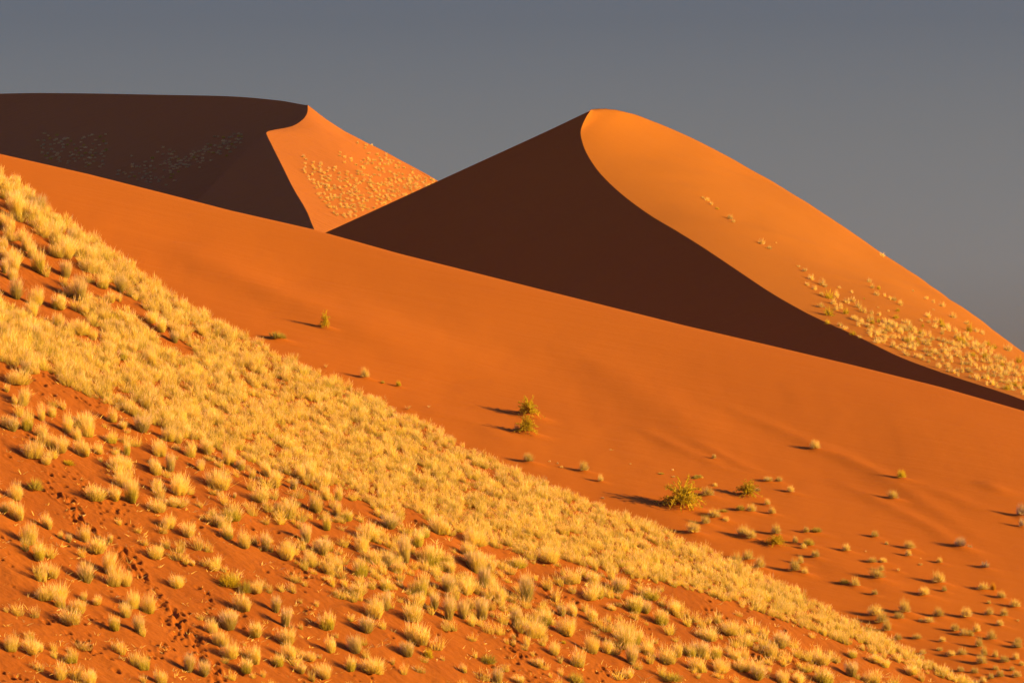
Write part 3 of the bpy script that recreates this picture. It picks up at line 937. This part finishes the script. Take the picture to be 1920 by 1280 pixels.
# ---- shrubs of the middle slope
mdl = zoom_pts("""80 104 70 18 f;182 147 28 18 t;140 212 75 52 s;365 212 85 78 F;475 130 68 32 s;541 132 42 34 s;418 180 40 24 d;612 190 54 38 s;478 262 38 38 s;503 312 44 44 s;225 298 70 20 f;
318 294 60 34 f;378 302 64 48 s;180 337 84 54 s;130 370 60 52 s;243 357 44 32 s;57 422 80 72 s;340 440 70 66 s;375 455 70 56 s;523 430 62 62 s;522 490 90 52 F;633 477 34 44 s;705 490 70 42 f;680 507 40 34 s;
740 557 54 44 s;692 417 42 36 s;745 416 70 32 f;1080 442 50 38 s;1148 482 24 22 s;1275 508 62 48 s;1275 550 42 38 s;925 522 58 44 s;1030 522 14 10 t;1065 586 64 34 s;1132 586 58 32 s;1090 676 82 62 s;
1115 632 38 34 s;1335 597 32 18 t;1340 562 10 8 t;1445 587 40 34 s;1568 500 80 64 d;1612 502 34 24 d;1697 616 58 42 d;1215 634 32 32 p;1440 702 78 68 s;1471 747 34 34 s;1365 772 80 54 s;1690 740 68 44 s;
1746 745 42 48 o;1790 787 60 44 s;1870 837 60 48 s;1723 814 30 24 s;908 706 66 32 f;970 722 54 58 s;1075 767 40 32 s;628 637 72 72 s;666 592 38 48 s;685 652 48 42 s;1085 892 90 72 s;1120 930 80 70 s;
1140 975 60 70 s;1250 872 74 80 s;1215 902 64 42 s;1440 892 64 58 s;1595 896 68 64 s;1725 882 50 48 s;1805 889 50 48 s;1790 942 54 38 s;1382 922 68 34 s;1340 914 30 24 s;1530 972 52 48 s;1582 997 54 44 s;
1622 1002 42 38 s;1652 976 52 48 s;1736 1022 60 60 s;1880 1067 62 44 s;1890 1042 46 40 s;1460 1032 40 34 s;1216 1022 50 40 s;1315 1017 64 34 s;1665 1062 50 58 s;1445 1077 44 24 s;1515 1112 64 38 s;
1570 1107 58 44 s;1700 1112 42 60 s;1682 1157 70 58 s;1812 1147 58 44 s;1760 1122 40 48 s;1870 1132 48 44 s;1885 912 22 18 t;1910 1166 34 30 s;310 605 72 74 s;365 572 70 60 s;432 622 66 72 s;
1232 112 58 48 y;1181 228 64 52 s;1905 330 70 80 d;1912 385 40 50 d;1408 1180 40 30 s;1350 1100 46 30 s;1560 1200 50 36 s;1640 1210 50 40 s;1790 1230 54 44 s;1730 1240 44 36 s;1880 1230 54 42 s;
1690 1260 50 36 s;1850 1195 40 32 s;1760 1190 40 32 s""", 1280, 860, 3)
mdl += zoom_pts("""592 432 150 170 F;545 400 90 90 g;570 604 165 150 F;470 582 75 65 s;600 895 120 105 s;802 882 32 22 t;885 902 24 20 t;925 942 46 28 t;1150 985 108 105 s;1310 1083 66 75 s;1420 770 54 38 p;
1335 1252 40 24 d;1612 905 22 14 t""", 880, 700, 5.333)
mdl += zoom_pts("""757 298 66 100 G;1057 677 70 78 s;1186 714 34 24 g;1308 740 42 44 y;1535 895 26 28 p;390 388 110 60 f;440 392 60 50 f;1378 916 46 48 p;765 600 30 40 p""", 420, 540, 4)
mdl += zoom_pts("""905 404 50 46 s;512 514 36 26 t;400 550 60 22 f;517 578 48 22 t;735 592 70 24 f;790 586 44 28 t;600 880 262 262 F;915 665 44 38 s""", 1160, 780, 5.053)
mdl += zoom_pts("""140 288 104 78 s""", 1500, 780, 4.571)
WORDS = {'s': "round straw shrub", 'f': "low flat olive shrub", 'F': "arching yellow-green shrub", 'g': "dark green shrub", 'G': "upright green shrub", 'y': "rounded yellow-green shrub",
         'd': "dead grey-brown shrub", 'o': "orange rounded shrub", 't': "tiny dry sprout", 'p': "sparse pale sprig"}
def md_look(w, h, ty):
    return ("large " if h > 20 and ty not in 'FG' else ("small " if h < 10 and ty not in 'tp' else "")) + WORDS[ty]


MD_MARKS = [(991, 770, "big green bush pair"), (609, 610, "upright green shrub alone on smooth sand"), (1279, 935, "biggest yellow-green bush"), (1401, 920, "smaller arching bush"), (1454, 1015, "arching bush among straw shrubs"),
            (1802, 1018, "dead grey shrub on its sand mound"), (1846, 1060, "small dead grey shrub"), (1862, 1100, "orange shrub"), (1690, 900, "yellow-green shrub higher up"), (1530, 840, "lone shrub on the high open sand"),
            (1915, 960, "dead shrub at the photo's edge"), (1640, 1150, "large shrub clump above the ridge"), (1400, 1050, "shrub trio on the ridge line"), (1585, 1095, "green-and-straw shrub pair"), (1840, 1230, "bottom corner of sand"),
            (745, 720, "little green ball shrub")]
_ml = relate([(t[0], t[1] - t[3] / 2, md_look(t[2], t[3], t[4])) for t in mdl], MD_MARKS, "one")
for i, (px, py, w, h, ty) in enumerate(mdl):
    hit = drop(md_bvh, px, py)
    if hit is None: continue
    m = hit[0].y / F
    # sand heaped up around the foot of each shrub, with a short tail of it downslope
    if h > 9:
        rad = 0.55 * w * m
        up = 0.22 * h * m
        dx, dy = V_MD[:, 0] - hit[0].x, V_MD[:, 1] - hit[0].y
        nr = np.where((np.abs(dx) < 4) & (np.abs(dy) < 4))[0]
        ex = dx[nr]; ey = dy[nr]
        rx = np.where(ex > 0, rad * 2.2, rad * 1.0)
        V_MD[nr, 2] += up * np.exp(-(ex / rx) ** 2 - (ey / (rad * 1.1)) ** 2)
        hit = (hit[0] + Vector((0, 0, 0.8 * up)), hit[1])
    grp = "shrubs on the smooth middle slope"
    nm = "desert_shrub"
    size = "large " if h > 24 and ty not in 'F' else ("small " if h < 10 and ty not in 'tp' else "")
    lbl = _ml[i]
    if ty in 'FG':
        br, lv = FRONDS[i % 3]
        stand(nm, (br, lv), ("branches", "leaves"), hit, w * m / (1.05 if ty == 'F' else 1.4), h * m * (1.2 if ty == 'F' else 1.4), lbl, "shrub", grp)
        continue
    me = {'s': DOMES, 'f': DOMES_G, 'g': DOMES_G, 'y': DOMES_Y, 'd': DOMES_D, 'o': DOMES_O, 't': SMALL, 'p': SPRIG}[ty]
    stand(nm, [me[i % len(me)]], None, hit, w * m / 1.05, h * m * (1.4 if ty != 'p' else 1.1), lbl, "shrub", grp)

md_o.data.vertices.foreach_set('co', V_MD.astype(np.float32).ravel())
md_o.data.update()

# ---- tufts on the sunlit face of the crested dune
rdl = zoom_pts("""440 52 45 36 s;490 82 38 30 s;525 48 10 8 t;652 182 34 16 s;682 207 40 28 s;720 252 60 42 s;785 285 50 46 s;800 295 30 30 s;706 287 42 26 s;740 310 38 34 s;785 342 36 32 s;830 362 70 60 y;865 355 34 50 s;
880 302 25 22 s;950 327 24 20 s;765 408 58 34 s;830 457 76 64 y;865 425 40 50 s;850 392 46 38 s;888 415 34 46 s;912 445 46 42 y;920 385 48 42 s;965 380 42 46 s;985 412 50 60 s;1020 440 34 40 s;1047 268 34 34 s;
1068 302 36 34 s;1108 308 30 28 y;1098 345 46 42 s;1137 348 22 30 s;1168 366 24 28 s;1190 372 50 34 s;1226 398 42 40 s;1297 320 18 18 s;1365 362 38 24 s;1410 382 30 28 s;1457 404 44 30 s;1410 424 16 12 t;
1518 468 58 38 s;812 502 40 30 y;878 514 40 30 s;910 532 58 32 s;958 564 48 34 y;995 582 32 28 s;1020 362 15 10 y;1205 432 32 28 y;1195 472 44 30 y;1258 500 70 40 s;1157 432 18 14 t;1100 412 14 12 t;
1340 487 34 20 s;1347 518 22 26 y;1388 470 44 50 s;1424 495 40 44 s;1456 502 36 40 y;1497 535 44 46 s;1606 545 56 56 y;1550 596 46 34 y;1592 574 40 34 s;1652 548 50 36 s;1690 562 34 36 s;1600 505 50 30 s;
1127 124 44 28 s;1720 620 50 30 y;1740 640 60 32 y;1830 655 70 60 s;1885 720 50 50 y;1905 770 30 26 s;1000 430 30 30 s;1060 445 30 30 s;1100 455 34 30 s;960 470 40 28 s;1000 490 44 26 s;1040 512 36 24 s;
1060 480 34 50 s;1130 490 40 34 s;1190 520 50 44 s;1160 505 30 30 s;1230 545 40 36 s;1050 558 44 24 s;1100 560 40 34 s;1150 580 34 24 s;1090 590 60 28 s;1290 590 60 50 s;1650 625 46 34 s;1690 640 40 30 s;
1770 690 44 34 s;1800 700 40 24 s;1620 590 34 30 s""", 1280, 440, 3)
rdl += zoom_pts("""955 636 30 18 s;980 650 34 24 s;1000 672 28 26 s;1035 698 30 18 y;1105 752 44 36 s;1130 772 28 28 s""", 1000, 160, 3)
rr_ = np.random.default_rng(31)
POLY = [((1585, 590), (1690, 640), (1920, 690), (1920, 745), (1780, 700), (1640, 645)), ((1620, 600), (1700, 610), (1800, 650), (1800, 700), (1690, 665)), ((1730, 600), (1790, 615), (1850, 650), (1915, 700), (1850, 690))]


def in_poly(x, y, P):
    c = False
    for i in range(len(P)):
        x1, y1 = P[i]; x2, y2 = P[i - 1]
        if (y1 > y) != (y2 > y) and x < (x2 - x1) * (y - y1) / (y2 - y1) + x1:
            c = not c
    return c


pts = []
while len(pts) < 205:
    x, y = rr_.uniform(1580, 1925), rr_.uniform(585, 750)
    if any(in_poly(x, y, P) for P in POLY) and all((x - a) ** 2 + (y - b) ** 2 > 36 for a, b, *_ in pts):
        pts.append((x, y, rr_.uniform(9, 17), rr_.uniform(9, 16), 'y' if rr_.random() < 0.08 else 's'))
rdl += pts
RD_MARKS = [(1334, 385, "highest clump trio"), (1430, 455, "clump pair on the smooth face"), (1655, 482, "bush breaking the skyline"), (1500, 505, "row of clumps starting the field"), (1557, 562, "upper big yellow-green clump"),
            (1563, 592, "lower big yellow-green clump"), (1640, 540, "short row near mid face"), (1684, 598, "lone yellow-green clump"), (1760, 600, "row under the skyline"), (1600, 635, "lip above the shaded face"),
            (1815, 618, "yellow-green skyline clumps"), (1660, 620, "clumps above the dense patch"), (1720, 670, "dense patch"), (1790, 690, "lower dense patch"), (1890, 660, "skyline at the photo's edge"),
            (1900, 735, "lowest tip of the lit face"), (1840, 700, "dense tail"), (1550, 610, "start of the lip row")]
_rl = relate([(t[0], t[1], {'s': "straw clump", 'y': "yellow-green clump", 't': "tiny dry sprout"}[t[4]]) for t in rdl], RD_MARKS, "one")
for i, (px, py, w, h, ty) in enumerate(rdl):
    hit = drop(rd_bvh, px, py)
    if hit is None: continue
    m = hit[0].y / F
    me = {'s': SMALL, 'y': SMALL_G, 't': SMALL}[ty]
    stand("grass_clump", [me[i % len(me)]], None, hit, w * m / 1.1, h * m * 1.35, _rl[i], "grass clump", "clumps on the sunlit face of the crested dune")

# ---- specks of scrub on the distant dune
lr = np.random.default_rng(41)
LP = ((562, 292), (585, 300), (640, 318), (648, 300), (612, 285), (640, 282), (700, 300), (640, 240), (655, 245), (740, 302), (822, 344), (700, 392), (655, 412), (620, 402), (600, 372), (570, 325))
n_ = 0
pts = []
tries = 0
while len(pts) < 290 and tries < 60000:
    tries += 1
    x, y = lr.uniform(560, 825), lr.uniform(238, 415)
    if in_poly(x, y, LP) and all((x - a) ** 2 + (y - b) ** 2 > 17 for a, b in pts):
        d = 0.35 + 0.65 * np.clip((y - 280) / 80, 0, 1) + 0.8 * fbm(x / 30, y / 16, 3, 2)
        if lr.random() < d: pts.append((x, y))
for i, (px, py) in enumerate(pts):
    hit = drop(ld_bvh, px, py)
    if hit is None: continue
    m = hit[0].y / F
    zone = "upper strip near the skyline" if py < 300 and px > 625 else ("left cluster" if px < 640 else "dense lower part")
    stand("scrub_clump", [SMALL[i % 6]], None, hit, lr.uniform(6, 10) * m / 1.1, lr.uniform(6.5, 10.5) * m,
          f"speck-sized straw clump on the distant dune's sunlit face, {zone}", "scrub clump", f"specks of scrub on the distant sunlit face, {zone}")
pts = []
tries = 0
while len(pts) < 230 and tries < 60000:
    tries += 1
    x = lr.uniform(70, 460)
    # a diagonal belt rising to the right
    y0 = 365 - (x - 200) * 0.42 if x > 200 else 300
    y = lr.normal(y0 if x > 200 else 290, 22 if x < 330 else 9)
    if y < 250 or x > 455 or y > 282 + x * 0.22: continue
    if all((x - a) ** 2 + (y - b) ** 2 > 16 for a, b in pts): pts.append((x, y))
for i, (px, py) in enumerate(pts):
    hit = drop(ld_bvh, px, py)
    if hit is None: continue
    m = hit[0].y / F
    stand("shaded_clump", [SMALL[i % 6] if lr.random() > 0.12 else SMALL_G[0]], None, hit, lr.uniform(7, 11) * m / 1.2, lr.uniform(4.5, 7) * m,
          "grey-looking scrub speck on the distant dune's shaded face", "scrub clump", "specks of scrub on the distant shaded face")

# ------------------------------------------------------------------ thin dusty air
def box(lo, hi):
    V = [(x, y, z) for x in (lo[0], hi[0]) for y in (lo[1], hi[1]) for z in (lo[2], hi[2])]
    Q = [(0, 1, 3, 2), (4, 6, 7, 5), (0, 4, 5, 1), (2, 3, 7, 6), (0, 2, 6, 4), (1, 5, 7, 3)]
    return np.array(V, float), np.array(Q)


hv, hq = box((-42000, -17000, -27.5), (42000, 65500, 260))
M_HAZE = bpy.data.materials.new("dusty_air")
M_HAZE.use_nodes = True
t = M_HAZE.node_tree
t.nodes.clear()
o_ = t.nodes.new("ShaderNodeOutputMaterial"); v_ = t.nodes.new("ShaderNodeVolumePrincipled")
v_.inputs['Color'].default_value = (0.85, 0.62, 0.9, 1)
v_.inputs['Density'].default_value = 0.00001
v_.inputs['Anisotropy'].default_value = 0.2
t.links.new(v_.outputs[0], o_.inputs['Volume'])
tag(link("haze", mesh_np("haze", hv, hq, smooth=False, mat=M_HAZE)), "thin dusty desert air", "haze", kind="stuff")
